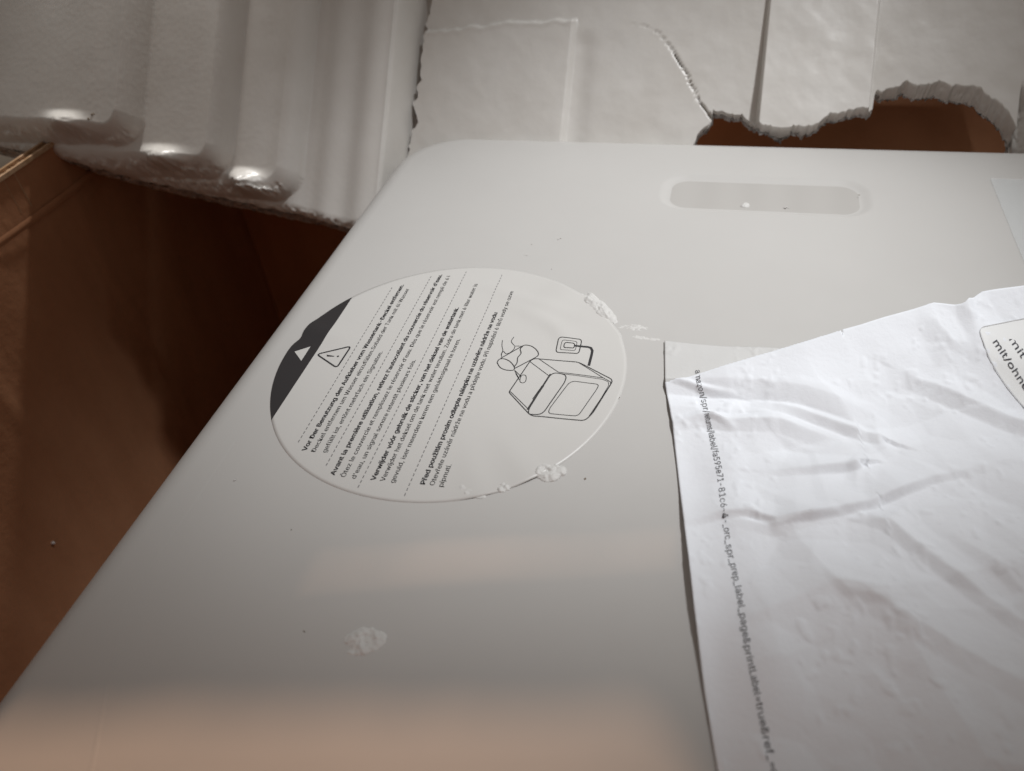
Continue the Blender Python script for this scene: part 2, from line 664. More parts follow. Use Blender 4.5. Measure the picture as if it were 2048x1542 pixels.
LINES = [
    (-0.03175, -0.0456, 0.0444, 1, 'Vor Der Benutzung den Aufkleber vom Wassertank-Deckel entfernen.'),
    (-0.02868, -0.0455, 0.0422, 0, 'Deckel entfernen um Wasser einzufüllen.Sobald der Tank mit 6l Wasser'),
    (-0.02515, -0.0452, 0.0040, 0, 'gefüllt ist, ertönt mehrfach ein Signalton.'),
    (-0.01875, -0.0536, 0.0529, 1, "Avant la première utilisation, retirez l'autocollant du couvercle du réservoir d'eau."),
    (-0.01525, -0.0537, 0.0526, 0, "Ôtez le couvercle et remplissez le réservoir d'eau. Dès que le réservoir est rempli de 6 l"),
    (-0.01187, -0.0538, 0.0013, 0, "d'eau, un signal sonore retentit plusieurs fois."),
    (-0.00578, -0.0535, 0.0326, 1, 'Verwijder vóór gebruik de sticker, van het deksel van de watertank.'),
    (-0.00285, -0.0533, 0.0483, 0, 'Verwijder het deksel om de tank met water tevullen. Zodra de tank met 6 liter water is'),
    (0.00025, -0.0534, 0.0146, 0, 'gevuld, iser meerdere keren een geluidssignaal te horen.'),
    (0.00940, -0.0525, 0.0313, 1, 'Před použitím prosím odlepte nálepku na uzávěru nádrže na vodu'),
    (0.01220, -0.0524, 0.0449, 0, 'Otevřete uzávěr nádrže na vodu a přidejte vodu. Při naplnění 6 litrů vody se ozve'),
    (0.01490, -0.0525, -0.0437, 0, 'pípnutí.')]
for xb, y0, y1, bold, s in LINES:
    v, f = text_outline(s)
    w = v[:, 0].max()
    size = 0.0029
    P2 = np.column_stack([xb - v[:, 1] * size, y0 + v[:, 0] / w * (y1 - y0)])
    if bold:                                   # heavier strokes: the same outline struck three times, slightly apart
        n_ = len(P2)
        f3 = [tuple(i + k * n_ for i in g) for k in range(5) for g in f]
        P3 = np.vstack([P2, P2 + (0, .00011), P2 + (0, .00022), P2 + (.00007, .00011), P2 + (-.00007, .00011)])
        o = on_sticker('text_line', P3, f3, M_INK)
        for k in range(5):
            for i in range(k * n_, (k + 1) * n_):
                o.data.vertices[i].co.z += 0.000006 * k
    else:
        n_ = len(P2)
        o = on_sticker('text_line', np.vstack([P2, P2 + (0, .00007)]), f + [tuple(i + n_ for i in g) for g in f], M_INKGREY)
        for i in range(n_, 2 * n_):
            o.data.vertices[i].co.z += 0.000006
for xb, y0, y1 in ((-0.0359, -0.0424, 0.0417), (-0.0229, -0.0503, 0.0512), (-0.0098, -0.0569, 0.0558), (0.0049, -0.0575, 0.0547)):
    V, F = [], []
    y = y0
    while y < y1:
        n = len(V)
        V += [(xb - 0.00014, y), (xb + 0.00014, y), (xb + 0.00014, y + 0.0011), (xb - 0.00014, y + 0.0011)]
        F.append((n, n + 1, n + 2, n + 3))
        y += 0.0019
    on_sticker('dashed_line', V, F, M_DASH)


# line drawing: appliance, socket, jug and hand
def c4(x, y):
    return unp(980 + x / 7.01, 650 + y / 7.01)[:2]


def strokes(name, items, m):
    V, F = [], []
    for it in items:
        pts, w, closed, sm = it
        q = [c4(*p) for p in pts]
        if sm: q = smooth_line(q + ([q[0]] if closed else []), 7)
        if closed and not sm: q = list(q) + [q[0], q[0] + 0.02 * (np.array(q[1]) - q[0])]
        qq = [np.array(q[0], float)]
        for b_ in q[1:]:
            a_ = qq[-1]
            k_ = max(1, int(np.ceil(np.linalg.norm(np.array(b_) - a_) / 0.0009)))
            qq += [a_ + (np.array(b_) - a_) * i_ / k_ for i_ in range(1, k_ + 1)]
        v, f = ribbon(qq, w)
        n = len(V)
        V += [tuple(p) for p in v]
        F += [tuple(i + n for i in g) for g in f]
    return on_sticker(name, V, F, m)


T, S_ = 0.00036, 0.00026


def rp(pts, r):
    """rounded polygon drawn in the crop's own units"""
    return [tuple(p) for p in round_poly(pts, r)]


strokes('appliance_drawing', [
    (rp([(265, 945), (590, 470), (1240, 525), (1730, 775), (1440, 1240), (1330, 1345), (575, 1280)], [22, 70, 60, 60, 60, 60, 60]), T, True, False),
    ([(680, 475), (960, 665), (1590, 745), (1690, 800), (1690, 840), (1390, 1280)], S_, False, False),
    ([(960, 680), (1580, 765), (1660, 800), (1665, 850), (1420, 1260)], S_ * 0.8, False, False),
    ([(565, 520), (825, 715)], S_, False, False),
    ([(1240, 530), (1590, 745)], S_, False, False),
    (rp([(900, 670), (1075, 700), (1055, 800), (730, 1270), (540, 1255), (540, 1190), (830, 720)], [60, 80, 60, 90, 30, 60, 60]), 0.00036, True, False),
    ([(525, 1190), (850, 690)], 0.0006, False, False),
    (rp([(1130, 790), (1530, 835), (1500, 900), (1235, 1280), (820, 1250), (830, 1190)], [80, 60, 60, 60, 50, 50]), S_, True, False),
    (rp([(735, 850), (760, 850), (620, 1055), (598, 1040)], 12), S_, True, False),
    ([(285, 935), (525, 1170)], S_, False, False),
], M_INKGREY)['label'] = 'line drawing of the same appliance'
strokes('socket_drawing', [
    (rp([(965, 185), (1290, 210), (1245, 410), (920, 385)], 45), T, True, False),
    (rp([(1015, 225), (1225, 242), (1195, 370), (980, 350)], 30), S_ * 0.8, True, False),
    (rp([(1050, 258), (1190, 268), (1180, 335), (1030, 325)], 30), T, True, False),
], M_INKGREY)
strokes('cable_drawing', [([(1185, 300), (1370, 312), (1415, 325), (1435, 365), (1425, 420), (1385, 575)], 0.0009, False, False)], M_INK)
strokes('jug_drawing', [
    ([(100, 530), (130, 485), (200, 478), (280, 515), (335, 580), (340, 625), (300, 640), (210, 630), (140, 595)], T, True, True),
    ([(150, 470), (450, 300)], T, False, False),
    ([(450, 300), (500, 284), (580, 300), (650, 350), (680, 410), (650, 450), (560, 500), (350, 610)], T, False, True),
    ([(460, 300), (425, 340), (435, 400), (390, 460), (380, 530), (340, 590)], T, False, True),
    ([(160, 430), (165, 400), (190, 375), (215, 400), (240, 405), (290, 385), (340, 335), (355, 300), (440, 300)], S_, False, True),
    ([(175, 215), (168, 290), (180, 360), (160, 410), (165, 450)], S_, False, True),
    ([(335, 170), (300, 235), (345, 295)], S_, False, True),
    ([(345, 640), (400, 740)], S_, False, False), ([(350, 640), (440, 730)], S_, False, False), ([(360, 680), (410, 770)], S_, False, False),
    ([(470, 700), (505, 720), (500, 790), (455, 815), (420, 790), (435, 720)], S_, True, True),
], M_INKGREY)

# faint moulded line near the left edge and a strip of clear film on the right
fl_pts = smooth_line([unp(*q)[:2] for q in [(470, 880), (373, 1026), (307, 1123), (250, 1211), (228, 1316), (206, 1417), (189, 1514), (170, 1600)]], 8)
v, f = ribbon(fl_pts, 0.0014)
V = np.column_stack([v, np.full(len(v), 0.00002)])
mid = np.column_stack([np.array(fl_pts), np.full(len(fl_pts), 0.00006)])
V = np.vstack([V, mid])
n0 = 2 * len(fl_pts)
F = []
for i in range(len(fl_pts) - 1):
    F += [(2 * i, n0 + i, n0 + i + 1, 2 * i + 2), (n0 + i, 2 * i + 1, 2 * i + 3, n0 + i + 1)]
apart(mesh('moulded_line', V, F, M_PLASTIC))
fx, fy = unp(1980, 358)[:2]
film = apart(box('clear_film', (fx, -0.02, 0.0002), (0.30, fy, 0.00035), M_FILM))
film['label'] = 'strip of clear film stuck to the right of the lid'

# ------------------------------------------------------------------ crumpled sheet of paper
def PX(pts):
    return np.array([unp(a, b, z)[:2].tolist() + [z] for a, b, z in pts])


FEAT = []


def feat(pts, wf, wn, power=1.3, hs=None, scale=1.0):
    P_ = PX(pts)
    if hs is not None:
        P_[:, 2] = hs
    FEAT.append((P_, wf, wn, power, scale))


CREST = PX([(1322, 770, .0008), (1380, 757, .0030), (1450, 737, .0055), (1600, 692, .010), (1680, 666, .012), (1760, 640, .0135), (1870, 609, .015),
            (1925, 614, .015), (1960, 590, .015), (2060, 576, .015), (2250, 560, .012)])
FEAT.append((CREST, 0.0030, 0.034, 1.15, 1.0))
feat([(1336, 782, .002), (1420, 792, .003), (1520, 795, .005), (1600, 808, .006), (1700, 838, .006), (1750, 857, .005)], .006, .006, 1.2,
     hs=[-.0010, -.0022, -.0024, -.0022, -.0016, -.0006])
feat([(1520, 800, .005), (1600, 818, .006), (1700, 848, .006), (1755, 868, .005)], .012, .0030, 1.2, hs=[.0004, .0018, .0022, .0016])
feat([(1330, 752, .002), (1400, 776, .003), (1480, 792, .004)], .0016, .0016, 1.1, hs=[.0004, .0012, .0002])
feat([(1800, 752, .006), (1870, 768, .007), (1950, 795, .007), (2060, 835, .006)], .014, .0045, 1.2, hs=[.0004, .0022, .0028, .0028])
feat([(1345, 848, .001), (1400, 836, .002), (1460, 846, .003), (1560, 852, .003), (1680, 880, .004)], .003, .004, 1.1, hs=[.0006, .0016, .0017, .0014, .0004])
feat([(1400, 833, .001), (1425, 838, .002), (1465, 858, .003)], .0015, .0015, 1.1, hs=[.0002, .0010, .0003])
feat([(1752, 850, .005), (1763, 885, .005), (1738, 905, .005), (1716, 930, .005), (1712, 960, .004)], .0050, .0030, 1.1, hs=[.0009, .0014, .0009, .0014, .0003])
feat([(1530, 945, .002), (1630, 938, .003), (1712, 920, .005)], .009, .0022, 1.2, hs=[.0003, .0016, .0026])
feat([(1368, 1048, .001), (1440, 1028, .002), (1500, 1024, .003), (1550, 1044, .003), (1620, 1034, .004), (1740, 1006, .004), (1782, 988, .004), (1860, 958, .003), (1980, 936, .002)],
     .011, .0020, 1.15, hs=[.0004, .0014, .0018, .0020, .0026, .0024, .0026, .0014, .0003])
feat([(1460, 1044, .001), (1550, 1060, .002), (1620, 1046, .002), (1700, 1034, .002)], .0014, .0030, 1.1, hs=[.0002, .0011, .0008, .0002])
feat([(1700, 1020, .004), (1780, 1050, .004), (1832, 1092, .004), (1960, 1180, .004), (2060, 1250, .003)], .007, .0035, 1.2, hs=[.0003, .0018, .0020, .0016, .0012])
feat([(1640, 1160, .003), (1720, 1185, .004), (1830, 1250, .004), (2060, 1375, .003)], .010, .005, 1.3, hs=[.0002, .0010, .0016, .0012])
feat([(1660, 1170, .003), (1690, 1195, .003), (1780, 1215, .003)], .004, .002, 1.2, hs=[.0002, .0006, .0002])
feat([(1880, 1060, .003), (1980, 1120, .003), (2060, 1190, .003)], .007, .006, 1.4, hs=[.0003, .0012, .0013])
feat([(1745, 1355, .002), (1765, 1375, .002)], .003, .003, 1.2, hs=[.0004, .0002])
feat([(1870, 650, .012), (1900, 690, .010), (1880, 725, .009)], .006, .006, 1.4, hs=[.0012, .0018, .0008])
feat([(1925, 600, .014), (1935, 640, .012), (1950, 670, .011)], .0022, .0040, 1.2, hs=[.0018, .0014, .0002])

LEFT = np.array([unp(*q)[:2] for q in [(1328, 640, 0), (1329, 690, .0006), (1330, 768, .0010), (1345, 850, .001), (1358, 960, .0012), (1371, 1058, .0035), (1388, 1200, .0042), (1410, 1380, .0022), (1436, 1542, .0008), (1455, 1640, .0005)]])
LEFT = LEFT[np.argsort(LEFT[:, 1])]


def left_x(y):
    return np.interp(y, LEFT[:, 1], LEFT[:, 0])


_g = np.random.default_rng(23)
FACETS = [(_g.uniform((0.05, -0.18), (0.29, 0.07), (130, 2)), 3.3, 0.0014), (_g.uniform((0.05, -0.18), (0.29, 0.07), (620, 2)), 4.6, 0.0004)]


def paper_h(x, y):
    x, y = np.asarray(x, float), np.asarray(y, float)
    z = np.full(x.shape, 0.0006)
    for P_, wf, wn, pw, sc in FEAT:
        best = np.full(x.shape, 9.0)
        sd = np.zeros(x.shape)
        hh = np.zeros(x.shape)
        fall = np.zeros(x.shape)
        for (ax, ay, ah), (bx, by, bh) in zip(P_[:-1], P_[1:]):
            dx, dy = bx - ax, by - ay
            L2 = dx * dx + dy * dy
            t0 = ((x - ax) * dx + (y - ay) * dy) / L2
            t = np.clip(t0, 0, 1)
            ex, ey = x - ax - t * dx, y - ay - t * dy
            d = np.hypot(ex, ey)
            side = dx * (y - ay) - dy * (x - ax)      # >0: on the far side (lines run left to right)
            m = d < best
            best = np.where(m, d, best)
            sd = np.where(m, side, sd)
            hh = np.where(m, ah + t * (bh - ah), hh)
        w = np.where(sd > 0, wf, wn)
        q = np.clip(1 - best / w, 0, 1)
        z = z + sc * hh * q ** (0.5 + 0.5 * pw)
    # left edge lifting off the lid
    e = np.exp(-np.clip(x - left_x(y), 0, 1) / 0.010)
    z = z + 0.0026 * e * np.exp(-((y + 0.073) / 0.021) ** 2)
    z = z + 0.0005 * (1 + fbm(x * 38 + 3, y * 38, 3, 11)) * sstep(0.0, 0.02, x - left_x(y))
    z = z + 0.0002 * (1 + vnoise(x * 22, y * 22 + 0.4 * 22 * x, 5)) * sstep(0.006, 0.05, x - left_x(y)) * sstep(0.03, -0.01, y)
    # crumpled facets: flat patches meeting in sharp folds
    far = sstep(0.002, 0.018, x - left_x(y)) * sstep(0.004, 0.03, np.interp(x, CREST[:, 0], CREST[:, 1]) - y)
    for seeds in FACETS:
        up = np.full(x.shape, -9.0)
        dn = np.full(x.shape, -9.0)
        pts, kap, amp = seeds
        for i, (cx, cy) in enumerate(pts):
            v_ = kap * (2 * cx * x + 2 * cy * y * 1.0 - cx * cx - cy * cy)
            if i % 2: up = np.maximum(up, v_)
            else: dn = np.maximum(dn, v_)
        z = z + far * np.clip(amp + up - dn, 0, 4 * amp)
    # fine embossed dents, in patches
    c = vnoise(x * 520, y * 330, 21) + 0.5 * vnoise(x * 900, y * 700, 22)
    z = z + 0.00055 * np.clip(c - 0.40, 0, 0.5) * sstep(-0.1, 0.3, vnoise(x * 60, y * 60, 9))
    return z


SHEET_X1 = 0.275
ncx, ncy = 380, 420
S, Tt = np.meshgrid(np.linspace(0, 1, ncx), np.linspace(0, 1, ncy) ** 1.0, indexing='ij')
xn = 0.070 + S * (SHEET_X1 - 0.070)
cr_x, cr_y = CREST[:, 0], CREST[:, 1]
ytop = np.where(xn < 0.112, 0.0224 + 0.0004 * np.sin(xn * 130), np.interp(xn, cr_x, cr_y) + 0.0012)
ytop = np.where((xn >= 0.112) & (xn < 0.124), np.maximum(ytop, 0.0228), ytop)
Y = ytop * (1 - Tt) + (-0.165) * Tt
X = left_x(Y) + S * (SHEET_X1 - left_x(Y))
Z = paper_h(X, Y)
P = np.stack([X, Y, Z], 2)
paper_root = empty('paper_sheet', (0.17, -0.05, 0.0))
tag(paper_root, 'crumpled white printed sheet lying on the right of the lid', 'paper')
PPI = Matrix.Translation((-0.17, 0.05, 0.0))


def ppart(o):
    o.parent = paper_root
    o.matrix_parent_inverse = PPI
    return o


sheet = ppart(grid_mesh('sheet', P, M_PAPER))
sheet.data.materials.append(M_CORNER)          # same sheet beyond the pleat, its shade painted as a darker colour
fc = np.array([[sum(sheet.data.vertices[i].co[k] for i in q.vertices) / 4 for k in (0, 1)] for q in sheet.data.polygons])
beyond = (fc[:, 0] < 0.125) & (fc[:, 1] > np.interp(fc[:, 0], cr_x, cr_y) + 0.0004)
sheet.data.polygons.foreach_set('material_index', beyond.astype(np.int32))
md = sheet.modifiers.new('thickness', 'SOLIDIFY')
md.thickness = 0.00012
md.offset = -1


def hit_paper(px, py, lift=0.00022):
    """pixel positions (arrays) -> points on the crumpled sheet"""
    px, py = np.asarray(px, float), np.asarray(py, float)
    R = np.stack([(px - 1024) / FPX, (py - 771) / FPX, np.ones(px.shape)], -1) @ BM
    z = np.full(px.shape, 0.003)
    for _ in range(40):
        t = (z - CAM[2]) / R[..., 2]
        x, y = CAM[0] + t * R[..., 0], CAM[1] + t * R[..., 1]
        z = 0.6 * z + 0.4 * paper_h(x, y)
    t = (z + lift - CAM[2]) / R[..., 2]
    return CAM + t[..., None] * R


BASE = np.array([(1390, 738), (1392, 762), (1403, 803), (1411, 840), (1419, 877), (1426, 912), (1434, 951), (1439, 994), (1444, 1032), (1449, 1068), (1453, 1100),
                 (1464, 1144), (1473, 1191), (1481, 1241), (1490, 1304), (1502, 1357), (1514, 1419), (1527, 1482), (1539, 1532), (1552, 1590)], float)


def print_run(s, y0, y1, h0, m):
    v, f = text_outline(s)
    w = v[:, 0].max()
    yy = y0 + v[:, 0] / w * (y1 - y0)
    bx = np.interp(yy, BASE[:, 1], BASE[:, 0])
    hpx = h0 * (1 + 0.28 * (yy - 740) / 800)
    px = bx + v[:, 1] * hpx
    py = yy - v[:, 1] * hpx * 0.20
    ppart_text(mesh('printed_text', hit_paper(px, py), f, m, None, False))


def ppart_text(o):
    ppart(o)


for s, a, b in (('amazo', 741, 783), ('n/spr/', 786, 826), ('returns', 828, 860), ('/label/', 861, 901), ('fa595e71', 902, 964), ('-81c6', 967, 1015), ('-4', 1017, 1037),
                ('-_orc', 1041, 1079), ('_spr_', 1080, 1127), ('prep', 1128, 1162), ('_label', 1163, 1216), ('_page', 1217, 1275), ('&', 1277, 1289), ('print', 1292, 1340),
                ('Label', 1342, 1391), ('=', 1394, 1404), ('true', 1406, 1453), ('&ref', 1455, 1509), ('_=', 1510, 1537), ('c', 1539, 1552)):
    print_run(s, a, b, 23, M_TONERGREY)

# rounded white label stuck on the sheet at the right edge of the picture
lab_px = round_poly([(1957, 655), (2048, 637), (2200, 610), (2240, 800), (2150, 905), (2052, 822), (1985, 735)], [14, 5, 20, 30, 30, 60, 60], 6)
v, f = ribbon(lab_px, 1.6, True)
out_ = hit_paper(v[:, 0], v[:, 1], 0.0003)
lp = np.array(lab_px)
cen = lp.mean(0)
VV, FF = [], []
NR = 14
for i in range(len(lp)):
    for j in range(NR + 1):
        VV.append(cen + (lp[i] - cen) * j / NR)
VV = np.array(VV)
n = len(lp)
for i in range(n):
    k = (i + 1) % n
    for j in range(NR):
        FF.append((i * (NR + 1) + j, i * (NR + 1) + j + 1, k * (NR + 1) + j + 1, k * (NR + 1) + j))
lab = ppart(mesh('small_label', hit_paper(VV[:, 0], VV[:, 1], 0.00016), FF, M_LABEL))
lab['label'] = 'white label with rounded corners and black German text'
mesh('outline', out_, f, M_GREYLINE, None, False).parent = lab
bpy.context.view_layer.update()
lab.children[0].matrix_parent_inverse = lab.matrix_world.inverted()


def label_text(s, x0, y0, x1, y1, h):
    v, f = text_outline(s, 0.004)
    w = v[:, 0].max()
    d = np.array([x1 - x0, y1 - y0], float)
    L = np.hypot(*d)
    t = d / L
    nrm = np.array([t[1], -t[0]])
    p = np.array([x0, y0]) + v[:, :1] / w * d + v[:, 1:] * h * nrm
    o = mesh('label_text', hit_paper(p[:, 0], p[:, 1], 0.00032), f, M_TONER, None, False)
    o.parent = lab
    o.matrix_parent_inverse = lab.matrix_world.inverted()


label_text('mit/ohne V', 1986, 684, 2066, 806, 24)
label_text('mit V', 2018, 679, 2062, 744, 24)

# ------------------------------------------------------------------ foam packaging leaning behind the appliance
FU = np.array([0, 0.67, 0.742])
FU /= np.linalg.norm(FU)
FN = np.array([0, -FU[2], FU[1]])
F0 = np.array([0, 0.1885, 0.0])
FTOP = 0.188
foam = empty('foam_packaging', (0.0, 0.262, 0.03))
tag(foam, 'torn white polystyrene packing with stepped ribs leaning behind the appliance', 'packaging')
FPI = Matrix.Translation((0, -0.262, -0.03))


def fpart(o):
    o.parent = foam
    o.matrix_parent_inverse = FPI
    return o


def fxh(px, py, d=0.0):
    w = unp_plane(px, py, F0 + FN * d, FN)
    return w[0], float((w - F0) @ FU)


def fw(X, H, D):
    return np.stack([X + 0 * D, F0[1] + FU[1] * H + FN[1] * D, F0[2] + FU[2] * H + FN[2] * D], -1)


def slab(name, X, H, D, back, m, hole=None, rim_mat=None):
    """front sheet (a fine grid) + border strips + back sheet, one closed piece of foam"""
    nu, nv = X.shape
    Fr = fw(X, H, D)
    Bk = fw(X, H, np.full_like(X, back) if np.isscalar(back) else back)
    q = grid_faces(nu, nv)
    if hole is not None:
        c = hole
        gone, q = q[c], q[~c]
        ed = {}
        for g in gone:
            for a_, b_e in zip(g, np.roll(g, -1)):
                k_ = (min(a_, b_e), max(a_, b_e))
                ed[k_] = None if k_ in ed else (a_, b_e)
        inner = np.array([(a_, b_e, b_e + nu * nv, a_ + nu * nv) for a_, b_e in (v for v in ed.values() if v is not None)])
    else:
        inner = np.zeros((0, 4), int)
    n = nu * nv
    qb = q[:, ::-1] + n
    idx = np.arange(n).reshape(nu, nv)
    loop = np.concatenate([idx[:, 0], idx[-1, 1:], idx[-2::-1, -1], idx[0, -2:0:-1]])
    nx = np.roll(np.arange(len(loop)), -1)
    A, Bp = Fr.reshape(-1, 3)[loop], Bk.reshape(-1, 3)[loop]
    # the torn thickness: a few rings of broken beads between front and back
    NK = 5
    ringsV, ids = [], [loop]
    start = 2 * n
    g2 = np.random.default_rng(5)
    for k in range(1, NK):
        j = g2.normal(0, 0.00045, (len(loop), 2)) * (np.arange(len(loop)) < nu)[:, None]      # only along the torn foot
        ringsV.append(A + (Bp - A) * k / NK + np.outer(j[:, 0], FU) + np.outer(j[:, 1], (1, 0, 0)))
        ids.append(start + np.arange(len(loop)))
        start += len(loop)
    ids.append(loop + n)
    rim = np.vstack([np.stack([ids[k], ids[k][nx], ids[k + 1][nx], ids[k + 1]], 1) for k in range(NK)])
    V = np.vstack([Fr.reshape(-1, 3), Bk.reshape(-1, 3)] + ringsV)
    F = np.vstack([q, qb, rim, inner]).astype(int)
    o = fpart(mesh(name, V, F, m))
    if rim_mat is not None:
        o.data.materials.append(rim_mat)
        k = len(q) + len(qb)
        mi = np.zeros(len(F), dtype=np.int32)
        mi[k:] = 1
        o.data.polygons.foreach_set('material_index', mi)
    return o


# --- flat back panel with the torn hole
low_px = [(790, 345), (1376, 302), (1386, 292), (1394, 272), (1406, 258), (1420, 246), (1424, 238), (1426, 222), (1440, 221), (1452, 226), (1466, 231), (1482, 235), (1498, 247),
          (1514, 255), (1520, 262), (1540, 269), (1590, 273), (1620, 271), (1638, 258), (1655, 246), (1690, 238), (1720, 233), (1744, 228), (1747, 206), (1750, 191),
          (1790, 181), (1850, 181), (1890, 184), (1930, 192), (1960, 204), (1985, 224), (2006, 240), (2024, 262), (2031, 285), (2032, 306), (2034, 345), (2078, 345)]
low = np.array([fxh(*q) for q in low_px])
left_pts = np.array([fxh(*q, 0.004) for q in [(862, -400), (856, 0), (850, 60), (841, 105), (838, 135), (842, 150), (834, 175), (832, 195), (826, 208), (832, 226), (836, 244), (824, 256), (822, 275), (815, 300), (812, 345)]])
left_pts = left_pts[np.argsort(left_pts[:, 1])]
xs = [np.linspace(0, 1, 300)]
XR = low[-1, 0]
x_nodes = np.unique(np.concatenate([np.linspace(-0.085, low[2, 0], 170), np.linspace(low[2, 0], min(0.225, XR), 420), np.linspace(min(0.225, XR), XR, 6)]))
nrow = 150
trow = np.concatenate([np.linspace(0, 1, 118) ** 1.25 * 0.40, np.linspace(0.42, 1, 46)])
Xn, Tn = np.meshgrid(x_nodes, trow, indexing='ij')
jag = 0.0010 * fbm(Xn * 210, 0 * Xn, 2, 31) + 0.0007 * np.clip(vnoise(Xn * 900, 0 * Xn, 32), -0.2, 1)
hl = np.interp(Xn, low[:, 0], low[:, 1]) + jag * (Xn > low[2, 0])
FT = 0.184 - 0.13 * np.clip(Xn, -0.05, 0.085) + 0.075 * sstep(0.066, 0.130, Xn)  # unseen top edge, raised at the right to keep lamp light off the paper
H = hl + (FT - hl) * Tn
# the rows above the picture follow an unseen askew slot, shaped for the light band
hs_ = 0.1675 - 0.158 * np.clip(x_nodes - 0.0085, -0.03, 0.075)
j0 = int(np.argmin(np.abs(H[len(x_nodes) // 3] - 0.140)))
jr = j0 + (len(trow) - j0) // 2
for c_ in range(len(x_nodes)):
    top_ = max(FT[c_, 0], hs_[c_] + 0.006)
    H[c_, j0:jr + 1] = np.linspace(H[c_, j0], hs_[c_] - 0.0012, jr + 1 - j0)
    H[c_, jr + 1:] = np.linspace(hs_[c_] + 0.0012, top_, len(trow) - jr - 1)
H0 = H.copy()
xl = np.interp(H, left_pts[:, 1], left_pts[:, 0]) + 0.0012 * fbm(H * 260, 0 * H, 2, 41)
SX = (Xn - x_nodes[0]) / (x_nodes[-1] - x_nodes[0])
Xp = np.maximum(Xn, xl)
wgt = sstep(0.0, 0.012, Xn - xl)
Xp = np.where(Xn < xl + 0.004, xl + (Xn - x_nodes[0]) / np.maximum(xl + 0.004 - x_nodes[0], 1e-6) * 0.004, Xn)


def xpx(px, py, d=0.0): return fxh(px, py, d)[0]
def hpx(px, py, d=0.0): return fxh(px, py, d)[1]


D = np.zeros_like(Xp)
# raised slab on the left
htop = hpx(1000, 48) + 0.0010 * fbm(Xp * 160, 0 * Xp, 3, 51) + (Xp - xpx(1000, 48)) * 0.075
sR = sstep(xpx(1141, 160) + 0.0004, xpx(1139, 160) - 0.0006, Xp)
lip = sstep(htop + 0.0002, htop - 0.0022, H)
lean = 0.0030
D += lean * sR * lip
D += 0.0004 * np.exp(-((H - htop + 0.002) / 0.0014) ** 2) * sR
# shallow channel right of it
D -= 0.0012 * np.exp(-((Xp - xpx(1160, 160)) / 0.0055) ** 2) * sstep(hpx(1150, 50), hpx(1150, 90), H)
# proud block
bl, br = xpx(1526, 130, .008), xpx(1751, 130, .008)
tilt = -0.0025 * (H / 0.06)
blk = sstep(bl - 0.0006, bl + 0.0008, Xp + tilt * 0) * sstep(br + 0.0006, br - 0.0010, Xp)
bb = hpx(1600, 259, .008)
blk *= sstep(bb - 0.0004, bb + 0.0010, H + 0.0006 * fbm(Xp * 300, 0 * Xp, 2, 61))
D += (0.0040 + 0.075 * np.clip(0.062 - H, 0, 0.07)) * blk
# step at the very top of the picture
st = sstep(hpx(1440, 9), hpx(1440, 5), H + 0.0006 * np.sin(Xp * 200)) * sstep(xpx(1345, 5), xpx(1375, 5), Xp) * (1 - blk)
D += 0.0 * st
# crack running up from the hole
ck = np.array([fxh(*q) for q in [(1425, 238), (1408, 215), (1400, 205), (1392, 184), (1382, 170), (1376, 150), (1362, 130), (1352, 112), (1344, 98), (1333, 84), (1318, 66), (1290, 52), (1250, 46)]])
ckw = np.array([.0022, .0016, .0011, .0009, .0011, .0008, .0010, .0010, .0008, .0006, .0008, .0009, .0005])
ckd = np.array([.010, .008, .006, .005, .006, .005, .007, .006, .005, .003, .0014, .0008, .0])
best = np.full(Xp.shape, 9.0)
wv = np.zeros_like(Xp); dv = np.zeros_like(Xp)
sgn = np.zeros_like(Xp)
for i in range(len(ck) - 1):
    a, b = ck[i], ck[i + 1]
    dx, dy = b - a
    t = np.clip(((Xp - a[0]) * dx + (H - a[1]) * dy) / (dx * dx + dy * dy), 0, 1)
    d = np.hypot(Xp - a[0] - t * dx, H - a[1] - t * dy)
    m_ = d < best
    best = np.where(m_, d, best)
    wv = np.where(m_, ckw[i] + t * (ckw[i + 1] - ckw[i]), wv)
    dv = np.where(m_, ckd[i] + t * (ckd[i + 1] - ckd[i]), dv)
    sgn = np.where(m_, dx * (H - a[1]) - dy * (Xp - a[0]), sgn)
rough = 1 + 0.45 * fbm(Xp * 500, H * 500, 2, 71)
D -= dv * np.exp(-(best / (wv * 0.17 * np.clip(rough, .4, 2))) ** 2)
D += 0.0 * (sgn > 0) * np.exp(-best / 0.010) * (dv > 0.001)
# torn bevel round the hole
bw = np.interp(Xp, [xpx(1380, 250), xpx(1500, 250), xpx(1740, 230), xpx(1760, 190), xpx(1800, 180), xpx(1880, 180), xpx(1960, 205), xpx(2030, 260), xpx(2050, 300), xpx(2090, 300)],
               [.0006, .0006, .0007, .0012, .0028, .0040, .0052, .0062, .0060, .0005])
dh = np.clip((H - hl), 0, 1)
# distance to the arch measured radially on the right flank
flank = np.clip((low[-3, 0] + bw - Xp), -1, 1)
q = np.clip(dh / bw, 0, 2)
bev = np.clip(1 - q, 0, 1)
rr_ = fbm(Xp * 700, H * 700, 3, 81)
D -= bev * 0.008 + (bev > 0) * 0.0011 * np.abs(rr_) * np.minimum(1, bev * 4)
right_flank = sstep(xpx(2034, 290) + 0.006, xpx(2034, 290), Xp) * (Xp > xpx(2031, 285)) * sstep(hpx(2040, 170), hpx(2040, 215), H)
D -= 0.006 * right_flank + 0.0012 * np.abs(rr_) * right_flank
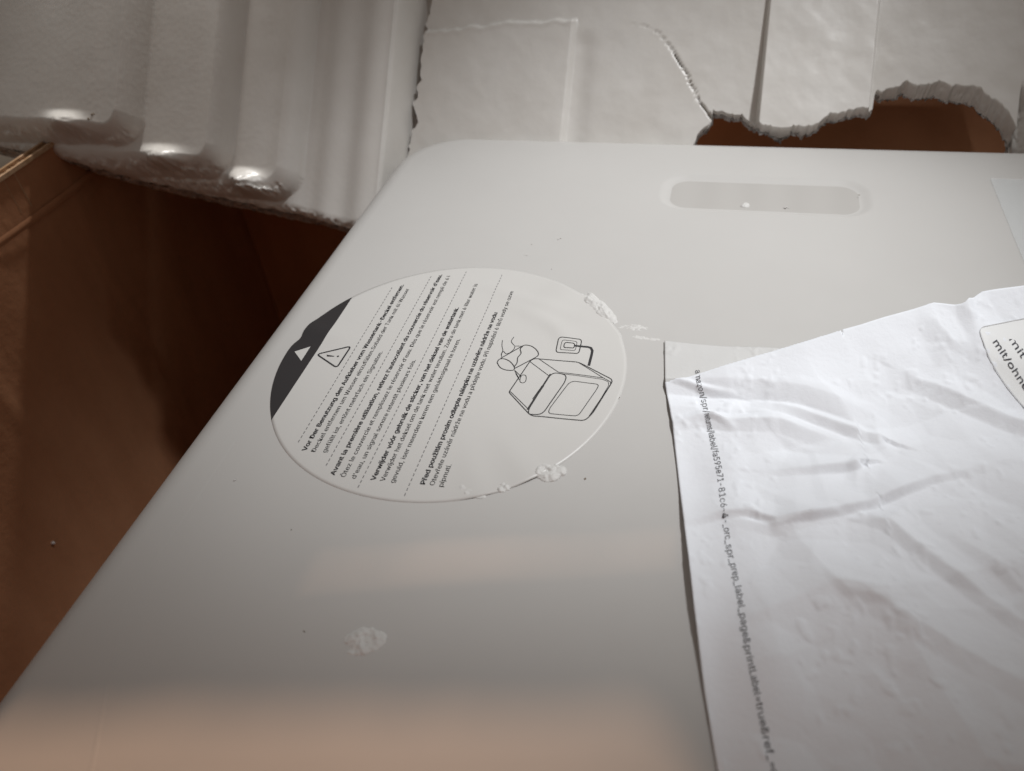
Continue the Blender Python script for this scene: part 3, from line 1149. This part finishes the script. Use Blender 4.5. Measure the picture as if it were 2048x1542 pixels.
# hand-made unevenness
D += 0.00030 * fbm(Xp * 60, H * 60, 3, 91)
qc, qr = np.divmod(np.arange((len(x_nodes) - 1) * (len(trow) - 1)), len(trow) - 1)
qx, qh = x_nodes[qc], H0[qc, qr]
slot = ((qr == jr) & (qx > 0.008) & (qx < 0.072)) | ((qh > 0.086) & (qh < 0.128) & (qx > 0.150) & (qx < 0.218))  # unseen slot for the light band; cutout added to light the inner flap
o = slab('back_panel', Xp, H, D, np.where(H0 > 0.141, -0.0008, np.where(Xp < xpx(1760, 190), -0.0025, -0.009)), M_FOAM, slot, M_TORN)
tag(o, 'flat foam panel with a torn arch-shaped hole and a crack')

# --- stepped, ribbed corner on the left
dR = [0.039, 0.052, 0.066]
edge_px = [(574, 300), (434, 230), (251, 150)]
hb_px = [((556, 379), (430, 366)), ((418, 333), (262, 324)), ((232, 268), (0, 254))]
lowc_px = [(860, 345, -.008), (822, 345, -.004), (770, 420, .018), (748, 444, .028), (715, 455, .028), (690, 455, .028), (600, 428, .028), (480, 404, .029), (300, 364, .035), (190, 336, .041), (60, 306, .047), (0, 293, .049), (-200, 262, .05)]
lc = np.array([fxh(a, b, d) + (d,) for a, b, d in lowc_px])
lc = lc[np.argsort(lc[:, 0])]
xn = np.linspace(-0.335, -0.052, 480)
tr = np.concatenate([np.linspace(0, 1, 200) ** 1.2 * 0.62, np.linspace(0.63, 1, 30)])
Xc, Tc = np.meshgrid(xn, tr, indexing='ij')
hlc = np.interp(Xc, lc[:, 0], lc[:, 1]) + 0.0005 * fbm(Xc * 220, 0 * Xc, 2, 101)
Hc = hlc + (0.165 - hlc) * Tc
base = np.interp(Xc, lc[:, 0], lc[:, 2])
# soft flutes of the inner column
x1, x2 = xpx(815, 250, .01), xpx(575, 250, .03)
fl_w = sstep(x1, x1 - 0.008, Xc) * sstep(x2 - 0.004, x2 + 0.004, Xc)
base = base + fl_w * 0.0008 * np.sin((Xc - x2) / (x1 - x2) * 2 * math.pi * 3.0)
Dc = base.copy()
rf = 0.0055
for (dd, e, hb) in zip(dR, edge_px, hb_px):
    xr = fxh(*e, dd)[0]
    (xa, ha), (xb_, hb2) = fxh(*hb[0], dd), fxh(*hb[1], dd)
    hbl = ha + (Xc - xa) * (ha - hb2) / (xa - xb_) + 0.0003 * fbm(Xc * 180, 0 * Xc, 2, 111)
    a, b = xr - Xc, Hc - hbl
    RC_ = 0.012
    sd = np.where((a < RC_) & (b < RC_), RC_ - np.hypot(np.clip(RC_ - a, 0, None), np.clip(RC_ - b, 0, None)), np.minimum(a, b))
    uk = 0.0042
    k = np.clip((sd + uk) / (rf + uk), 0, 1)
    prof = np.sqrt(np.clip(1 - (1 - k) ** 2, 0, 1)) * 0.75 + 0.25 * k
    tear = sstep(-uk, -uk * 0.3, sd) * sstep(rf * 0.5, -uk * 0.2, sd) * (b < a)
    h = np.where(sd > -uk, base + (dd - base) * prof + tear * (0.0016 * fbm(Xc * 420, Hc * 420, 3, 141)), -1.0)
    # gentle hollow along each rib
    h = h - 0.0016 * np.exp(-((a - 0.012) / 0.006) ** 2) * (sd > 0)
    Dc = np.maximum(Dc, h)
# scooped lips near the foot of each rib: they catch the added glint lamp
for (px, py, dd, wx, wh, am) in ((128, 238, 0.066, .0085, .0052, .0105), (322, 306, .052, .0092, .0052, .0105), (490, 352, .039, .0085, .0052, .0100)):
    x0, h0 = fxh(px, py, dd)
    gx = np.exp(-((Xc - x0 + 0.25 * (Hc - h0)) / wx) ** 2)
    Dc = Dc + am * gx * sstep(h0 + wh, h0 - wh, Hc) * sstep(dd - 0.009, dd - 0.002, Dc) * (1 + 0.05 * vnoise(Xc * 900, Hc * 900, 151) + 0.10 * vnoise(Xc * 260, Hc * 260, 152))
dl = np.clip((Hc - hlc) / 0.005, 0, 1)
Dc = Dc - 0.004 * (1 - np.sqrt(np.clip(1 - (1 - dl) ** 2, 0, 1)))
Dc += 0.00010 * fbm(Xc * 40, Hc * 40, 2, 121)
under = sstep(0.004, 0.0, Hc - hlc)
Dc += under * 0.0010 * fbm(Xc * 500, Hc * 500, 2, 131)
o = slab('ribbed_corner', Xc, Hc, Dc, Dc * 0 + np.interp(Xc, lc[:, 0], lc[:, 2]) - 0.030, M_FOAM, None, M_TORN)
tag(o, 'stepped foam corner with rounded ribs')


# soil mark on the nearest rib
def on_foam(px, py, d):
    w = unp_plane(px, py, F0 + FN * d, FN)
    return w


# ------------------------------------------------------------------ crumbs of foam
def crumb(px, py, sx, sy, sz, n, label, z=0.0, group=None, seed=1, ang=0.0, pos=None, m=None, flat=1.0):
    rs = random.Random(seed)
    c = np.array(pos) if pos is not None else unp(px, py, z)
    bm = bmesh.new()
    for i in range(n):
        a = rs.uniform(0, 2 * math.pi)
        r = math.sqrt(rs.random())
        lx, ly = r * math.cos(a) * sx, r * math.sin(a) * sy
        dx, dy = lx * math.cos(ang) - ly * math.sin(ang), lx * math.sin(ang) + ly * math.cos(ang)
        s = 0.8 * sz * rs.uniform(0.45, 1.0) * (1.15 - 0.6 * r)
        zz = s * rs.uniform(0.2, 0.7)
        g = bmesh.ops.create_icosphere(bm, subdivisions=2, radius=s)
        k = [rs.uniform(0.7, 1.4), rs.uniform(0.7, 1.4), rs.uniform(0.6, 1.0) * flat]
        for v in g['verts']:
            j = 1 + rs.uniform(-0.17, 0.17)
            v.co = Vector((v.co.x * k[0] * j + dx, v.co.y * k[1] * j + dy, max(v.co.z * k[2] * j + zz * flat, 0.00005)))
    me = bpy.data.meshes.new('foam_crumb')
    bm.to_mesh(me)
    bm.free()
    o = link('foam_crumb', me, m or M_CRUMB)
    o.location = c
    tag(o, label, 'foam crumb', group or 'crumbs of foam on the lid')
    return o


def smear(px, py, sx, sy, h, label, seed, ang=0.0, z=0.0, thr=0.25, fr=380):
    """soft ragged patch of crushed foam"""
    n = 64
    g = np.linspace(-1.25, 1.25, n)
    U, Vv = np.meshgrid(g, g, indexing='ij')
    lx, ly = U * sx, Vv * sy
    X_, Y_ = lx * math.cos(ang) - ly * math.sin(ang), lx * math.sin(ang) + ly * math.cos(ang)
    r = np.hypot(U, Vv)
    nz = 0.5 + 0.5 * fbm(X_ * fr + seed * 3.1, Y_ * fr, 3, seed)
    nb = 0.5 + 0.5 * fbm(X_ * fr * 3 + seed, Y_ * fr * 3, 2, seed + 50)
    k = np.clip(1 - r ** 1.6, 0, 1) * (0.25 + 1.2 * nz)
    Z_ = np.where(k > thr, h * np.clip(k - thr, 0, 1) ** 0.7 * (0.80 + 0.35 * nb), -0.0001)
    q = grid_faces(n, n)
    keep = (Z_.reshape(-1)[q] > 0).sum(1) >= 2
    P_ = np.stack([X_, Y_, Z_], 2).reshape(-1, 3)
    o = mesh('foam_crumb', P_, q[keep], M_CRUMB)
    o.location = unp(px, py, z)
    tag(o, label, 'foam crumb', 'crumbs of foam on the lid')
    return o


zs_ = 0.0001
smear(1196, 612, .0135, .0036, .0013, 'long ragged lump of white foam on the upper right rim of the sticker', 3, -0.88, zs_, 0.22)
smear(1100, 944, .0055, .0044, .0013, 'larger ragged foam crumb on the lower right rim of the sticker', 4, 0.3, zs_, 0.30)
smear(1012, 974, .0040, .0026, .0009, 'small foam crumb on the bottom rim of the sticker, left of a larger crumb', 5, 0.4, zs_, 0.32)
smear(945, 982, .0058, .0026, .0005, 'thin smear of foam on the bottom rim below the last line of text', 6, -0.2, zs_, 0.30)
smear(728, 1282, .0068, .0048, .0009, 'flaky foam patch on the bare lid in the lower left', 7, 0.3, 0.0, 0.30)
crumb(471, 960, .0004, .0004, .0006, 3, 'tiny white foam speck near the left edge of the lid', 0.0, seed=8)
crumb(1052, 511, .0010, .0003, .0004, 5, 'tiny elongated foam speck just above the sticker', 0.0, seed=9)
crumb(1118, 479, .0004, .0004, .0005, 4, 'tiny round foam speck above the sticker, the upper one', 0.0, seed=10)
crumb(1103, 538, .0003, .0003, .0004, 3, 'tiny foam speck touching the top right rim of the sticker', 0.0, seed=14)
smear(1492, 411, .0034, .0022, .0013, 'white foam crumb lying in the finger recess of the lid', 11, 0.2, -0.0010, 0.28)
crumb(1572, 416, .0010, .0005, .0007, 6, 'smaller foam crumb in the finger recess, right of the bright one', -0.0009, seed=12)
smear(1268, 655, .0075, .0024, .00015, 'dusty streak of foam between the sticker and the paper corner', 13, 0.1, 0.0, 0.42, 1300)
smear(1290, 676, .0075, .0014, .00015, 'faint line of foam dust leading to the paper corner', 17, -0.1, 0.0, 0.42, 1300)
pw = unp_plane(107, 1086, (WX + 0.0012, 0, 0), (1, 0, 0))
crumb(0, 0, .0006, .0006, .0012, 4, 'single white foam speck stuck to the dark inner wall of the carton', seed=15, pos=pw, group='crumbs of foam on the carton')
# dark specks of dirt on the lid
for px, py, s in ((609, 1262, .00055), (583, 1060, .0004), (1240, 795, .0004), (1172, 958, .0007), (1718, 390, .0008), (1063, 489, .0004), (1121, 477, .0004)):
    o = crumb(px, py, s * .6, s * .6, s * .6, 3, 'x', 0.0005 if (px, py) == (1240, 795) else 0.0, seed=int(px), m=M_SOIL, flat=0.5)
    o.name = 'dirt_speck'
    o['category'] = 'dirt speck'
    o['group'] = 'specks of dirt on the lid'
    o['label'] = {609: 'dark dirt speck left of the flaky foam patch', 583: 'tiny dirt speck between the sticker and the lower left lid edge', 1240: 'tiny dirt speck on the right rim of the sticker',
                  1172: 'dirt speck right of the larger foam crumb', 1718: 'dirt speck at the right end of the finger recess', 1063: 'tiny dirt speck above the elongated foam speck',
                  1121: 'tiny dirt speck beside the upper round foam speck'}[px]
# soiled dent on the nearest rib
for px, py, s, sd in ((182, 228, .0016, 21), (176, 238, .0014, 22), (190, 221, .0013, 23)):
    x0, h0 = fxh(px, py, .066)
    i, j = int(np.argmin(np.abs(xn - x0))), 0
    jj = int(np.argmin(np.abs(Hc[i] - h0)))
    pos = fw(Xc[i, jj], Hc[i, jj], Dc[i, jj] - 0.0003)
    o = crumb(0, 0, s * 0.6, s * 0.4, s * 0.5, 6, {21: 'middle brown dirt fleck on the nearest foam rib', 22: 'lowest brown dirt fleck on the nearest foam rib', 23: 'highest brown dirt fleck on the nearest foam rib'}[sd], seed=sd, pos=pos, m=M_SOIL, group='dirt flecks on the nearest rib')
    o.name = 'dirt_fleck'
    o['category'] = 'dirt fleck'
    o.rotation_euler = (math.radians(48), 0, 0.3)
